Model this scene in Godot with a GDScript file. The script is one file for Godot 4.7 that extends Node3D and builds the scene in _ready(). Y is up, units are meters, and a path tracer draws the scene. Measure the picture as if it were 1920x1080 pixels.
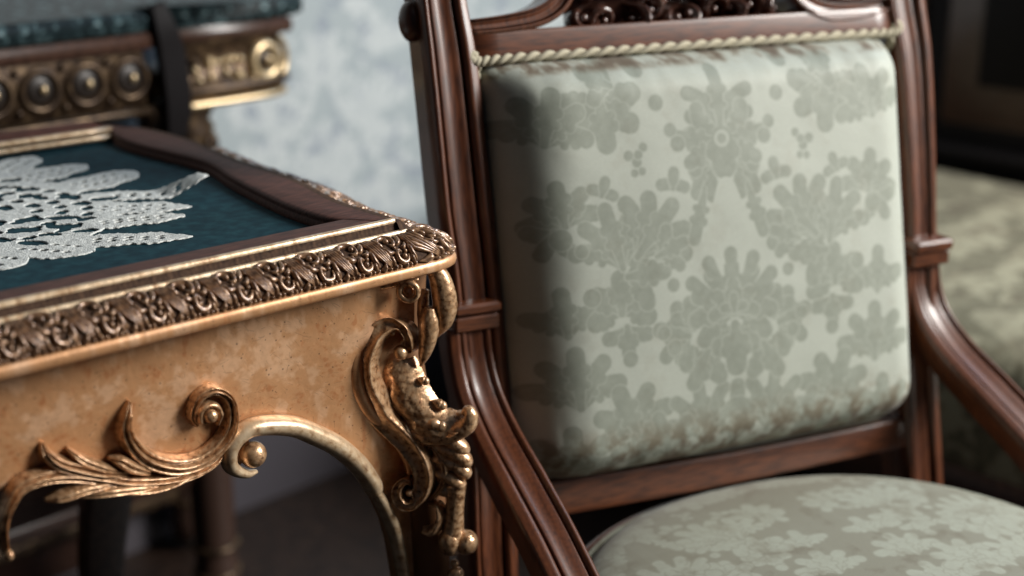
extends Node3D

# ------------------------------------------------------------------ helpers
class Geo:
	var v := PackedVector3Array()
	var uv := PackedVector2Array()
	var ix := PackedInt32Array()
	func add(p: Vector3, t := Vector2.ZERO) -> int:
		v.append(p)
		uv.append(t)
		return v.size() - 1
	func tri(a: int, b: int, c: int):   # counter-clockwise seen from outside; stored clockwise as Godot wants
		ix.append(a)
		ix.append(c)
		ix.append(b)
	func quad(a: int, b: int, c: int, d: int):
		tri(a, b, c)
		tri(a, c, d)
	func grid(rows: Array, close_row := false, flip := false):   # rows of points; outside is on the side of (along row) x (to next row)
		var first := []
		for r in rows:
			var ids := PackedInt32Array()
			for p in r:
				ids.append(add(p))
			first.append(ids)
		for i in rows.size() - 1:
			var a: PackedInt32Array = first[i]
			var b: PackedInt32Array = first[i + 1]
			var n := a.size()
			for j in (n if close_row else n - 1):
				var k := (j + 1) % n
				if flip:
					quad(a[k], a[j], b[j], b[k])
				else:
					quad(a[j], a[k], b[k], b[j])
	func fan(pts: Array, flip := false):
		var c := Vector3.ZERO
		for p in pts:
			c += p
		var m := add(c / pts.size())
		var ids := []
		for p in pts:
			ids.append(add(p))
		for j in pts.size():
			var k := (j + 1) % pts.size()
			if flip:
				tri(m, ids[k], ids[j])
			else:
				tri(m, ids[j], ids[k])
	func box(c: Vector3, s: Vector3, bev := 0.0):
		var e := bev if bev > 0.0 else minf(s.x, minf(s.y, s.z)) * 0.08
		var rows := []
		for k in [[-1, 1], [-1, 0], [1, 0], [1, 1]]:
			var y: float = k[0] * s.y / 2.0
			var inset: float = e * k[1]
			if k[1] == 0:
				y -= k[0] * e
			var r := []
			var hx := s.x / 2.0 - inset
			var hz := s.z / 2.0 - inset
			for q in [[1, 1, 0], [1, 1, 1], [-1, 1, 1], [-1, 1, 0], [-1, -1, 0], [-1, -1, 1], [1, -1, 1], [1, -1, 0]]:
				var dx: float = e if q[2] == 1 else 0.0
				var dz: float = 0.0 if q[2] == 1 else e
				r.append(c + Vector3(q[0] * (hx - dx), y, q[1] * (hz - dz)))
			rows.append(r)
		grid(rows, true)
		fan(rows[0])
		fan(rows[3], true)
	func ball(c: Vector3, r: Vector3, b := Basis(), nu := 14, nv := 9):
		var rows := []
		for i in nv + 1:
			var t := -PI / 2 + PI * clampf(i / float(nv), 0.004, 0.996)
			var row := []
			for j in nu:
				var p := -TAU * j / nu
				row.append(c + b * (Vector3(cos(t) * cos(p), sin(t), cos(t) * sin(p)) * r))
			rows.append(row)
		grid(rows, true)
	func lathe(c: Vector3, prof: Array, nu := 20, b := Basis()):   # prof: radius, height pairs from the bottom up
		var rows := []
		for q in prof:
			var row := []
			for j in nu:
				var p := -TAU * j / nu
				row.append(c + b * Vector3(cos(p) * maxf(q[0], 0.0002), q[1], sin(p) * maxf(q[0], 0.0002)))
			rows.append(row)
		grid(rows, true)
		fan(rows[0], true)
		fan(rows[rows.size() - 1])
	func ring(c: Vector3, r: float, w: float, b := Basis(), nu := 28, nv := 8, a0 := 0.0, a1 := TAU):
		var rows := []
		for i in nu + 1:
			var a := a0 + (a1 - a0) * i / nu
			var d := Vector3(cos(a), sin(a), 0)
			var row := []
			for j in nv:
				var q := TAU * j / nv
				row.append(c + b * (d * (r + w * cos(q)) + Vector3(0, 0, w * sin(q))))
			rows.append(row)
		grid(rows, true, true)

static func cat(p: Array, t: float):
	var n := p.size() - 1
	var f := clampf(t, 0.0, 1.0) * n
	var i := mini(int(f), n - 1)
	var u := f - i
	var b = p[i]
	var c = p[i + 1]
	var a = p[i - 1] if i > 0 else b * 2.0 - c
	var d = p[i + 2] if i + 2 <= n else c * 2.0 - b
	return 0.5 * ((2.0 * b) + (c - a) * u + (2.0 * a - 5.0 * b + 4.0 * c - d) * u * u + (3.0 * b - a - 3.0 * c + d) * u * u * u)

static func lin(p: Array, t: float) -> float:
	if p.size() == 1:
		return p[0]
	var f := clampf(t, 0.0, 1.0) * (p.size() - 1)
	var i := mini(int(f), p.size() - 2)
	return lerpf(p[i], p[i + 1], f - i)

static func profile(kind: String) -> Array:
	var out := []
	match kind:
		"tube":
			for i in 12:
				out.append(Vector2(-cos(TAU * i / 12), sin(TAU * i / 12)))
			return out
		"round":
			for i in 11:
				var a := -cos(PI * i / 10.0)
				out.append(Vector2(a, 0.25 + 0.75 * sqrt(maxf(0, 1 - a * a))))
		"channel":
			for q in [[-1, .6], [-1, .86], [-.95, .95], [-.86, 1], [-.76, .98], [-.69, .9], [-.62, .84], [-.45, .80], [-.2, .78], [0, .78], [.2, .79], [.42, .82], [.60, .87], [.68, .92], [.76, .98], [.86, 1], [.95, .95], [1, .86], [1, .6]]:
				out.append(Vector2(q[0], q[1]))
		"ribbed":
			for i in 25:
				var a := -1 + i / 12.0
				out.append(Vector2(a, (0.25 + 0.75 * sqrt(maxf(0, 1 - a * a))) * (0.8 + 0.2 * cos(a * 3.0 * PI))))
		"leaf":
			for i in 15:
				var a := -1 + i / 7.0
				out.append(Vector2(a, 0.3 + 0.7 * sqrt(maxf(0, 1 - a * a)) - 0.28 * exp(-pow(a / 0.22, 2)) ))
		"reeded":   # a bead on each side of a shallow hollow, with narrow quirks between
			for q in [[-1, .0], [-1, .78], [-.985, .86], [-.94, .95], [-.86, 1.0], [-.76, .99], [-.68, .93], [-.655, .86], [-.645, .74], [-.60, .73], [-.59, .84], [-.575, .90], [-.53, .905], [-.3, .86], [-.1, .845], [.1, .86], [.27, .90], [.30, .89], [.31, .80], [.32, .66], [.40, .65], [.41, .80], [.425, .90], [.48, .97], [.58, 1.0], [.70, .985], [.80, .96], [.90, .95], [.955, .93], [.985, .86], [1, .78], [1, .0]]:
				out.append(Vector2(q[0], q[1]))
			return out
		"slab":
			for q in [[-1, 0], [-1, .86], [-.985, .93], [-.95, .975], [-.90, .985], [-.70, 1], [.70, 1], [.90, .985], [.95, .975], [.985, .93], [1, .86], [1, 0]]:
				out.append(Vector2(q[0], q[1]))
			return out
	out.push_front(Vector2(-1, 0))
	out.append(Vector2(1, 0))
	return out

static func sweep(g: Geo, pts: Array, up: Vector3, wid: Array, hgt: Array, kind := "round", n := 40, closed_base := true):
	var pr := profile(kind)
	var rows := []
	for i in n + 1:
		var t := i / float(n)
		var p: Vector3 = cat(pts, t)
		var tg: Vector3 = cat(pts, t + 0.004) - cat(pts, t - 0.004)
		if t >= 0.996:
			tg = cat(pts, 1.0) - cat(pts, 0.99)
		if t <= 0.004:
			tg = cat(pts, 0.01) - cat(pts, 0.0)
		tg = tg.normalized()
		var u := (up - tg * up.dot(tg)).normalized()
		var s := tg.cross(u)
		var w := maxf(lin(wid, t), 0.00005)
		var h := maxf(lin(hgt, t), 0.00005)
		var row := []
		for q in pr:
			row.append(p + s * q.x * w + u * q.y * h)
		rows.append(row)
	g.grid(rows, closed_base)
	g.fan(rows[0], true)
	g.fan(rows[n])

func build(g: Geo, called: String, m: Material, parent: Node = self, flat := false) -> MeshInstance3D:
	var st := SurfaceTool.new()
	var a := []
	a.resize(Mesh.ARRAY_MAX)
	a[Mesh.ARRAY_VERTEX] = g.v
	a[Mesh.ARRAY_TEX_UV] = g.uv
	if flat:   # every face keeps its own corners
		var v := PackedVector3Array()
		var t := PackedVector2Array()
		for k in g.ix:
			v.append(g.v[k])
			t.append(g.uv[k])
		var nn := PackedVector3Array()
		nn.resize(v.size())
		for k in range(0, v.size(), 3):
			var n := (v[k + 2] - v[k]).cross(v[k + 1] - v[k]).normalized()
			for q in 3:
				nn[k + q] = n
		a[Mesh.ARRAY_VERTEX] = v
		a[Mesh.ARRAY_TEX_UV] = t
		a[Mesh.ARRAY_NORMAL] = nn
		var am := ArrayMesh.new()
		am.add_surface_from_arrays(Mesh.PRIMITIVE_TRIANGLES, a)
		return place(am, called, m, parent)
	a[Mesh.ARRAY_INDEX] = g.ix
	st.create_from_arrays(a)
	st.generate_normals()
	return place(st.commit(), called, m, parent)

func place(mesh: ArrayMesh, called: String, m: Material, parent: Node) -> MeshInstance3D:
	var o := MeshInstance3D.new()
	o.name = called
	o.mesh = mesh
	o.mesh.surface_set_material(0, m)
	parent.add_child(o, true)
	return o

func copy(o: MeshInstance3D, called: String, parent: Node, tr: Transform3D) -> MeshInstance3D:
	var c := MeshInstance3D.new()
	c.name = called
	c.mesh = o.mesh
	c.transform = tr
	parent.add_child(c, true)
	return c

func thing(called: String, label: String, category: String, at := Vector3.ZERO, turn := 0.0) -> Node3D:
	var o := Node3D.new()
	o.name = called
	add_child(o, true)
	o.position = at
	o.rotation.y = turn
	o.set_meta("label", label)
	o.set_meta("category", category)
	return o

func rebase(o: Node3D, by: Vector3):   # moves a thing's origin to its base and leaves its parts where they stand
	o.position += o.basis * by
	for c in o.get_children():
		c.position -= by

func structure(o: Node3D, label := "") -> Node3D:
	o.set_meta("kind", "structure")
	if label:
		o.set_meta("label", label)
	return o

static func xy(a: Array, z: float) -> Array:   # pairs in millimetres on a plane
	var out := []
	for i in a.size() / 2:
		out.append(Vector3(a[2 * i] * 0.001, a[2 * i + 1] * 0.001, z))
	return out

static func xyz(a: Array) -> Array:   # triples in millimetres
	var out := []
	for i in a.size() / 3:
		out.append(Vector3(a[3 * i], a[3 * i + 1], a[3 * i + 2]) * 0.001)
	return out

# ------------------------------------------------------------------ materials
var M := {}

func noise_tex(freq: float, ramp: Array, size := 512, kind := FastNoiseLite.TYPE_SIMPLEX_SMOOTH, oct := 5, sd := 1) -> NoiseTexture2D:
	var n := FastNoiseLite.new()
	n.noise_type = kind
	n.frequency = freq
	n.fractal_octaves = oct
	n.seed = sd
	var t := NoiseTexture2D.new()
	t.width = size
	t.height = size
	t.seamless = true
	t.noise = n
	if ramp.size():
		var gr := Gradient.new()
		var off := PackedFloat32Array()
		var col := PackedColorArray()
		for i in ramp.size():
			off.append(ramp[i][0])
			col.append(ramp[i][1])
		gr.offsets = off
		gr.colors = col
		t.color_ramp = gr
	return t

static func L(r: float, g: float, b: float) -> Color:
	return Color(r, g, b).linear_to_srgb()

func mat(called: String, col: Color, rough: float, metal := 0.0, tex: Texture2D = null, scale := Vector3.ONE, bump: Texture2D = null, relief := 0.0, coat := 0.0) -> StandardMaterial3D:
	var m := StandardMaterial3D.new()
	m.resource_name = called
	m.albedo_color = col
	m.roughness = rough
	m.metallic = metal
	if tex:
		m.albedo_texture = tex
	if tex or bump:
		m.uv1_triplanar = true
		m.uv1_scale = scale
	if bump:
		m.heightmap_enabled = true
		m.heightmap_texture = bump
		m.heightmap_scale = relief
	if coat > 0.0:
		m.clearcoat_enabled = true
		m.clearcoat = coat
		m.clearcoat_roughness = 0.18
	M[called] = m
	return m

# damask: fans of petals round a mirrored axis. Each fan: x outwards from the axis, y up, direction (0 up, 90 outwards), petals, spread, length, width in mm
func stamp(px: PackedFloat32Array, size: int, wrap: bool, cx: float, cy: float, r: float, value: float, halo: bool):
	var R := int(r) + 2
	for y in range(int(cy) - R, int(cy) + R + 1):
		if not wrap and (y < 0 or y >= size):
			continue
		var yy := posmod(y, size) * size
		var dy := y - cy
		for x in range(int(cx) - R, int(cx) + R + 1):
			if not wrap and (x < 0 or x >= size):
				continue
			var dx := x - cx
			var f := clampf((r - sqrt(dx * dx + dy * dy)) * 0.36 + 0.5, 0.0, 1.0)
			if f > 0.0:
				var at := yy + posmod(x, size)
				px[at] = lerpf(px[at], minf(px[at], value), f) if halo else maxf(px[at], f * value)

func petal(px: PackedFloat32Array, size: int, mm: float, wrap: bool, base: Vector2, dir: float, ln: float, w: float, bow: float):
	var k := size / mm
	var n := int(maxf(3.0, ln / (w * 0.22)))
	for go in 2:
		for i in n + 1:
			var f := i / float(n)
			var a := deg_to_rad(dir + bow * f * f)
			var p := base + Vector2(sin(a), cos(a)) * ln * f
			var r := w * (0.22 + 0.30 * smoothstep(0.0, 0.75, f)) * (1.0 if go == 1 else 1.0) + (0.85 if go == 0 else 0.0)
			var spots := [[p, r]]
			if ln > 22.0 and (i == int(n * 0.45) or i == int(n * 0.72)):   # little lobes at the sides of a petal
				var side := Vector2(cos(a), -sin(a)) * w * 0.46
				spots.append([p + side, r * 0.66])
				spots.append([p - side, r * 0.66])
			for e in spots:
				for sgn in [-1, 1]:
					stamp(px, size, wrap, (mm * 0.5 + sgn * e[0].x) * k, (mm - e[0].y - 20.0) * k, e[1] * k, 0.42 if go == 0 else 1.0, go == 0)

func damask_mask(size: int, mm: float, wrap: bool) -> PackedFloat32Array:
	var px := PackedFloat32Array()
	px.resize(size * size)
	var k := size / mm
	for q in [
		[75, 395, 185, 3, 80, 34, 15], [112, 340, 185, 5, 150, 40, 17], [100, 352, 60, 3, 80, 26, 13], [162, 308, -12, 5, 110, 46, 14], [152, 240, 8, 5, 120, 36, 13], [160, 236, 150, 3, 80, 24, 12],
		[150, 86, 2, 5, 90, 52, 14], [156, 148, 5, 3, 70, 40, 13], [158, 20, 0, 5, 100, 50, 14], [100, 56, 22, 5, 115, 46, 15], [104, 54, 200, 3, 90, 34, 14], [108, 162, 0, 5, 165, 33, 15], [104, 150, 180, 3, 90, 26, 12],
		[100, 192, -88, 3, 75, 38, 14], [104, 200, 14, 5, 70, 58, 13], [118, 262, -20, 3, 110, 14, 9],
		[0, 30, 0, 3, 44, 60, 14], [32, 38, 8, 5, 76, 60, 12], [66, 30, 20, 3, 50, 44, 12],
		[0, 138, 180, 3, 66, 40, 19], [28, 118, 150, 3, 70, 34, 14], [46, 134, 72, 5, 160, 33, 13], [40, 140, 10, 3, 60, 26, 12], [0, 148, 0, 9, 205, 48, 14], [0, 150, 0, 5, 150, 27, 11], [0, 150, 0, 3, 100, 14, 8],
		[90, 208, -42, 5, 62, 60, 14], [52, 262, -10, 3, 120, 15, 10], [72, 206, -70, 3, 50, 32, 10],
		[14, 292, 158, 1, 0, 44, 13], [20, 262, 162, 1, 0, 54, 11], [10, 286, 172, 1, 0, 40, 9],
		[0, 302, 0, 7, 128, 42, 12], [0, 306, 0, 3, 40, 60, 12], [4, 298, 82, 3, 60, 44, 13], [6, 296, 118, 1, 0, 34, 12], [0, 300, 180, 1, 0, 26, 22]]:
		var n: int = q[3]
		var order := []
		for i in n:   # from the outermost petals to the middle one
			order.append([absf(i - (n - 1) / 2.0), i])
		order.sort_custom(func(a, b): return a[0] > b[0])
		for o in order:
			var t: float = 0.0 if n == 1 else (o[1] / float(n - 1) - 0.5)
			petal(px, size, mm, wrap, Vector2(q[0], q[1]), q[2] + q[4] * t, q[5] * 0.88 * (1.0 - 0.28 * absf(t)), q[6] * 1.05, t * 40.0)
	for q in [[49, 311, 6], [43, 299, 7], [60, 335, 7], [90, 293, 4.5], [83, 287, 4.5], [76, 299, 4], [79, 279, 3.5], [86, 278, 3.5], [81, 293, 4], [156, 229, 9], [134, 178, 8], [58, 180, 6], [70, 140, 6.5], [60, 126, 7], [103, 122, 7], [20, 186, 6], [140, 218, 6]]:
		for sgn in [-1, 1]:
			stamp(px, size, wrap, (mm * 0.5 + sgn * q[0]) * k, (mm - q[1] - 20.0) * k, (q[2] + 0.8) * k, 0.3, true)
			stamp(px, size, wrap, (mm * 0.5 + sgn * q[0]) * k, (mm - q[1] - 20.0) * k, q[2] * k, 1.0, false)
	# rosette at the heart of the flower
	for q in [[300, 11, 1.0, false], [300, 7.5, 0.2, true], [300, 4.5, 1.0, false]]:
		stamp(px, size, wrap, mm * 0.5 * k, (mm - q[0] - 20.0) * k, q[1] * k, q[2], q[3])
	# pale drop under the flower
	for i in 14:
		stamp(px, size, wrap, mm * 0.5 * k, (mm - (258.0 - i * 3.3) - 20.0) * k, (9.0 + i * 1.15) * k, 0.0, true)
	for t in [-56, 56, -28, 28, 0]:
		for i in 12:
			var f := i / 11.0
			var p := Vector2(sin(deg_to_rad(t)), cos(deg_to_rad(t))) * (24.0 + 24.0 * f) + Vector2(0, 152)
			stamp(px, size, wrap, (mm * 0.5 + p.x) * k, (mm - p.y - 20.0) * k, (3.2 + 3.6 * f) * k, 1.0, false)
	return px

func fabric_tex(mask: PackedFloat32Array, size: int, ground: Color, figure: Color, dirt: Color, amount: float, edges: Array, sd := 3) -> ImageTexture:
	var n := FastNoiseLite.new()
	n.seed = sd
	n.frequency = 0.012
	n.fractal_octaves = 4
	var d := PackedByteArray()
	d.resize(size * size * 3)
	var i := 0
	var rng := RandomNumberGenerator.new()
	rng.seed = 11
	for y in size:
		var ey := 0.0
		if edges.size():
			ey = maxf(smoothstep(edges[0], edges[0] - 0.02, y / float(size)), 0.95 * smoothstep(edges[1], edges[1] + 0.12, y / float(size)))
		for x in size:
			var w := n.get_noise_2d(x, y)
			var w2 := n.get_noise_2d(x * 4.0 + 900.0, y * 4.0)
			var f := clampf(mask[y * size + x] * (0.92 + 0.22 * w2), 0.0, 1.0)
			var c := ground.lerp(figure, f)
			var s := clampf((w + 0.35 * w2 - 0.18) * 2.2, 0.0, 1.0) * amount
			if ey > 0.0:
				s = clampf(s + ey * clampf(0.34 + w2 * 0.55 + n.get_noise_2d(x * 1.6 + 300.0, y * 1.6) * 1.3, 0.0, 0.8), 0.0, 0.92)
			c = c.lerp(dirt, s)
			var g := 1.0 + (rng.randf() - 0.5) * 0.07 + 0.022 * (((x + y * 3) % 5) - 2)
			d[i] = int(clampf(c.r * g, 0, 1) * 255)
			d[i + 1] = int(clampf(c.g * g, 0, 1) * 255)
			d[i + 2] = int(clampf(c.b * g, 0, 1) * 255)
			i += 3
	return ImageTexture.create_from_image(Image.create_from_data(size, size, false, Image.FORMAT_RGB8, d))

func gilt_image(size: int) -> ImageTexture:   # water gilding: leaf, rubbed to red bole, pits and fine scratches
	var n := FastNoiseLite.new()
	n.seed = 33
	n.frequency = 0.006
	n.fractal_octaves = 5
	var d := PackedFloat32Array()
	d.resize(size * size)
	var rng := RandomNumberGenerator.new()
	rng.seed = 8
	for k in 900:   # scratches
		var p := Vector2(rng.randf() * size, rng.randf() * size)
		var a := rng.randfn(0.35, 0.5)
		var l := int(rng.randf_range(4, 26))
		var w := rng.randf_range(0.15, 0.75)
		for i in l:
			p += Vector2(cos(a), sin(a))
			a += rng.randfn(0, 0.06)
			d[posmod(int(p.y), size) * size + posmod(int(p.x), size)] = w
	for k in 420:   # pits
		var p := Vector2(rng.randf() * size, rng.randf() * size)
		var r := rng.randf_range(0.6, 2.2)
		for y in range(-3, 4):
			for x in range(-3, 4):
				var f := clampf(r - Vector2(x, y).length() + 0.5, 0.0, 1.0)
				var at := posmod(int(p.y) + y, size) * size + posmod(int(p.x) + x, size)
				d[at] = maxf(d[at], f)
	var out := PackedByteArray()
	out.resize(size * size * 3)
	var pale := Vector3(.67, .395, .225)
	var leaf := Vector3(.575, .295, .135)
	var bole := Vector3(.40, .14, .045)
	var dirt := Vector3(.07, .032, .016)
	for y in size:
		for x in size:
			# torus of noise so that the tile has no seam
			var fx := TAU * x / size
			var fy := TAU * y / size
			var R := size / TAU
			var p3 := Vector3(cos(fx) * R, sin(fx) * R, cos(fy) * R * 0.8)
			var a := n.get_noise_3d(p3.x * 1.6, p3.y * 1.6, p3.z * 1.6 + sin(fy) * R * 1.3)
			var b := n.get_noise_3d(p3.x * 7.0 + 500.0, p3.y * 7.0, p3.z * 5.0 + sin(fy) * R * 9.0)
			var c := leaf.lerp(pale, smoothstep(-0.05, 0.35, a + 0.3 * b))
			c = c.lerp(bole, smoothstep(0.20, 0.62, -a * 0.9 + b * 0.6) * 0.7)
			c *= 1.0 + 0.11 * b
			c = c.lerp(dirt, d[y * size + x] * 0.75)
			var col := L(c.x, c.y, c.z)
			var i := (y * size + x) * 3
			out[i] = int(clampf(col.r, 0, 1) * 255)
			out[i + 1] = int(clampf(col.g, 0, 1) * 255)
			out[i + 2] = int(clampf(col.b, 0, 1) * 255)
	return ImageTexture.create_from_image(Image.create_from_data(size, size, false, Image.FORMAT_RGB8, out))

func make_materials():
	var pits := noise_tex(0.03, [[0.0, Color(0.1, 0.1, 0.1)], [0.42, Color(0.72, 0.72, 0.72)], [0.5, Color(0.8, 0.8, 0.8)], [1.0, Color(1, 1, 1)]], 512, FastNoiseLite.TYPE_SIMPLEX_SMOOTH, 5, 7)
	var fine := noise_tex(0.09, [], 256, FastNoiseLite.TYPE_SIMPLEX_SMOOTH, 3, 9)
	var gold_t := gilt_image(768)
	var b := mat("gilt_board", Color(1, 1, 1), 0.42, 0.42, gold_t, Vector3(4.2, 4.2, 4.2), pits, 0.03, 0.3)
	b.clearcoat_roughness = 0.42
	b = mat("gilt_carving", Color(1, 1, 1), 0.31, 0.55, noise_tex(0.02, [[0.0, L(.05, .022, .010)], [0.30, L(.22, .10, .042)], [0.44, L(.56, .32, .16)], [1.0, L(.82, .58, .37)]], 512, FastNoiseLite.TYPE_SIMPLEX_SMOOTH, 6, 4), Vector3.ONE * 17.0, noise_tex(0.02, [], 512, FastNoiseLite.TYPE_SIMPLEX_SMOOTH, 5, 44), 0.045, 0.6)
	b.clearcoat_roughness = 0.25
	b = mat("gilt_lip", Color(1.0, .99, .95), 0.33, 0.45, gold_t, Vector3.ONE * 7.0, pits, 0.02, 0.6)
	b.clearcoat_roughness = 0.28
	mat("bronzed_carving", Color(1, 1, 1), 0.7, 0.0, noise_tex(0.03, [[0.0, L(.018, .010, .008)], [0.5, L(.06, .034, .022)], [1.0, L(.13, .075, .045)]], 512, FastNoiseLite.TYPE_SIMPLEX_SMOOTH, 4, 5), Vector3.ONE * 16.0, pits, 0.012)
	M.bronzed_carving.metallic_specular = 0.2
	b = mat("carved_leaf", Color(1, 1, 1), 0.34, 0.35, noise_tex(0.03, [[0.0, L(.05, .026, .016)], [0.38, L(.17, .09, .05)], [0.58, L(.34, .185, .095)], [1.0, L(.6, .39, .22)]], 512, FastNoiseLite.TYPE_SIMPLEX_SMOOTH, 4, 15), Vector3.ONE * 16.0, pits, 0.012, 0.9)
	b.clearcoat_roughness = 0.2
	b = mat("gilt_bead", Color(1, 1, 1), 0.34, 0.4, noise_tex(0.02, [[0.0, L(.16, .08, .035)], [0.25, L(.42, .26, .14)], [0.5, L(.62, .45, .28)], [1.0, L(.72, .57, .40)]], 512, FastNoiseLite.TYPE_SIMPLEX_SMOOTH, 5, 14), Vector3.ONE * 10.0, pits, 0.02, 0.6)
	b.clearcoat_roughness = 0.25
	var grain := noise_tex(0.02, [[0.0, Color(0.45, 0.42, 0.42)], [0.5, Color(0.8, 0.78, 0.78)], [1.0, Color(1, 1, 1)]], 512, FastNoiseLite.TYPE_SIMPLEX_SMOOTH, 5, 31)
	mat("table_wood", L(.135, .052, .036), 0.6, 0.0, grain, Vector3(4, 30, 30), fine, 0.006)
	M.table_wood.metallic_specular = 0.3
	b = mat("mahogany", L(.150, .044, .014), 0.40, 0.0, grain, Vector3(25, 3, 25), fine, 0.003, 0.4)
	b.clearcoat_roughness = 0.22
	b = mat("mahogany_rail", L(.150, .044, .014), 0.40, 0.0, grain, Vector3(3, 25, 25), fine, 0.003, 0.6)
	b.clearcoat_roughness = 0.22
	mat("dark_carved_wood", L(.075, .032, .022), 0.24, 0.0, null, Vector3.ONE, null, 0.0, 1.0)
	mat("ebonised", L(.010, .0085, .009), 0.55).metallic_specular = 0.2
	mat("leather", Color(1, 1, 1), 0.62, 0.0, noise_tex(0.02, [[0.0, L(.004, .020, .029)], [0.5, L(.007, .034, .046)], [1.0, L(.014, .058, .07)]], 512, FastNoiseLite.TYPE_SIMPLEX_SMOOTH, 5, 8), Vector3.ONE * 6.0, fine, 0.01)
	mat("lace", L(.62, .63, .60), 0.9, 0.0, null, Vector3.ONE * 60.0, noise_tex(0.05, [], 256, FastNoiseLite.TYPE_CELLULAR, 2, 17), 0.06)
	M.leather.metallic_specular = 0.25
	M.leather.roughness = 0.75
	var marble := noise_tex(0.012, [[0.0, L(.003, .006, .007)], [0.5, L(.008, .015, .017)], [0.62, L(.018, .032, .036)], [0.72, L(.06, .10, .105)], [0.84, L(.16, .23, .24)], [1.0, L(.32, .40, .41)]], 512, FastNoiseLite.TYPE_SIMPLEX_SMOOTH, 5, 12)
	mat("marble", Color(1, 1, 1), 0.5, 0.0, marble, Vector3.ONE * 9.0).metallic_specular = 0.3
	mat("console_gilt", Color(1, 1, 1), 0.4, 0.6, noise_tex(0.02, [[0.0, L(.02, .012, .008)], [0.4, L(.05, .03, .018)], [0.62, L(.105, .066, .037)], [1.0, L(.26, .18, .10)]], 256, FastNoiseLite.TYPE_SIMPLEX_SMOOTH, 4, 19), Vector3.ONE * 9.0)
	mat("console_bright_gilt", L(.62, .47, .28), 0.34, 0.7)
	mat("dark_wood", L(.085, .042, .028), 0.35, 0.0, grain, Vector3(8, 8, 8), null, 0.0, 0.3)
	mat("floor_wood", L(.032, .017, .010), 0.5, 0.0, grain, Vector3(3, 20, 3))
	mat("dark_bronze", L(.018, .012, .009), 0.42, 0.2)
	mat("dark_gilt", L(.20, .095, .042), 0.5, 0.3)
	mat("leg_wood", L(.05, .026, .018), 0.45)
	mat("wall_shade_band", L(.055, .048, .056), 0.6)
	mat("cord", L(.42, .38, .28), 0.9)
	# damask cloths
	var mask := damask_mask(800, 420.0, false)
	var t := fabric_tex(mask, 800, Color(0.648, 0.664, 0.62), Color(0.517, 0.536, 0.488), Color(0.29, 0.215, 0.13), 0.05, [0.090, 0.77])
	var c := mat("damask_back", Color(1, 1, 1), 0.62)
	c.albedo_texture = t
	c.rim_enabled = true
	c.rim = 0.25
	c.heightmap_enabled = true
	c.heightmap_texture = fine
	c.heightmap_scale = 0.0
	c.heightmap_enabled = false
	var rep := damask_mask(512, 400.0, true)
	var t2 := fabric_tex(rep, 512, Color(0.475, 0.465, 0.40), Color(0.585, 0.595, 0.535), Color(0.30, 0.25, 0.17), 0.3, [], 5)
	var s := mat("damask_seat", Color(1, 1, 1), 0.6, 0.0, t2, Vector3.ONE * 3.3)
	s.rim_enabled = true
	s.rim = 0.3
	var t4 := fabric_tex(rep, 512, Color(0.60, 0.58, 0.48), Color(0.38, 0.36, 0.27), Color(0.24, 0.19, 0.11), 0.7, [], 6)
	var so := mat("damask_sofa", Color(1, 1, 1), 0.5, 0.0, t4, Vector3.ONE * 2.2)
	so.rim_enabled = true
	so.rim = 0.3
	var t3 := fabric_tex(rep, 512, Color(0.63, 0.665, 0.675), Color(0.745, 0.765, 0.765), Color(0.52, 0.555, 0.60), 0.9, [], 8)
	mat("wallpaper", Color(1, 1, 1), 0.45, 0.0, t3, Vector3.ONE * 2.6)

# ------------------------------------------------------------------ the gilded table
func around(s: float) -> Array:   # a point of the top's outline and the way outwards, s metres past the corner
	var LC := 0.05
	if s <= 0.0:
		return [Vector2(s, 0), Vector2(0, 1)]
	if s < LC:
		var a := s / LC * PI / 2
		return [Vector2.ZERO, Vector2(1.45 * pow(sin(a), 0.62), pow(cos(a), 0.62))]
	var z := -(s - LC)
	return [Vector2(side_x(z), z), Vector2(1.45, 0)]

func side_x(z: float) -> float:   # wave of the right hand edge
	return 0.018 * smoothstep(-0.05, -0.30, z) + 0.004 * sin(z * 30.0) * smoothstep(0.0, -0.1, z) - 0.02 * smoothstep(-0.42, -0.5, z)

func on_band(s: float, o: float, y: float) -> Vector3:
	var q := around(s)
	var p: Vector2 = q[0] + q[1] * o
	return Vector3(p.x, y, p.y)

func moulding(prof: Array, s0: float, s1: float, n: int) -> Geo:
	var g := Geo.new()
	var rows := []
	for i in n + 1:
		var s := lerpf(s0, s1, i / float(n))
		var row := []
		for q in prof:
			row.append(on_band(s, q[0], q[1]))
		rows.append(row)
	g.grid(rows, false, true)
	return g

func ovolo(t: float) -> Vector2:
	return Vector2(0.0085 + 0.0205 * pow(sin(t * PI / 2), 0.95), -0.0095 - 0.0185 * (1.0 - cos(t * PI / 2)) )

func bend(g: Geo, s0: float) -> Geo:   # a carved leaf laid flat (x along, y down the band, z height) is bent on to the band
	var o := Geo.new()
	o.ix = g.ix.duplicate()
	o.ix.reverse()
	o.uv = g.uv
	for p in g.v:
		var t := clampf(p.y / 0.0285, 0.0, 1.0)
		var a := ovolo(t)
		var b := ovolo(minf(t + 0.03, 1.0)) - ovolo(maxf(t - 0.03, 0.0))
		var nrm := Vector2(-b.y, b.x).normalized()
		if nrm.x < 0:
			nrm = -nrm
		a += nrm * p.z
		o.v.append(on_band(s0 + p.x, a.x, a.y))
	return o

func apron_z(x: float, y: float) -> float:
	return 0.005 * smoothstep(-0.10, -0.03, x) - 0.004 * smoothstep(-0.05, -0.16, y)

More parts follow.
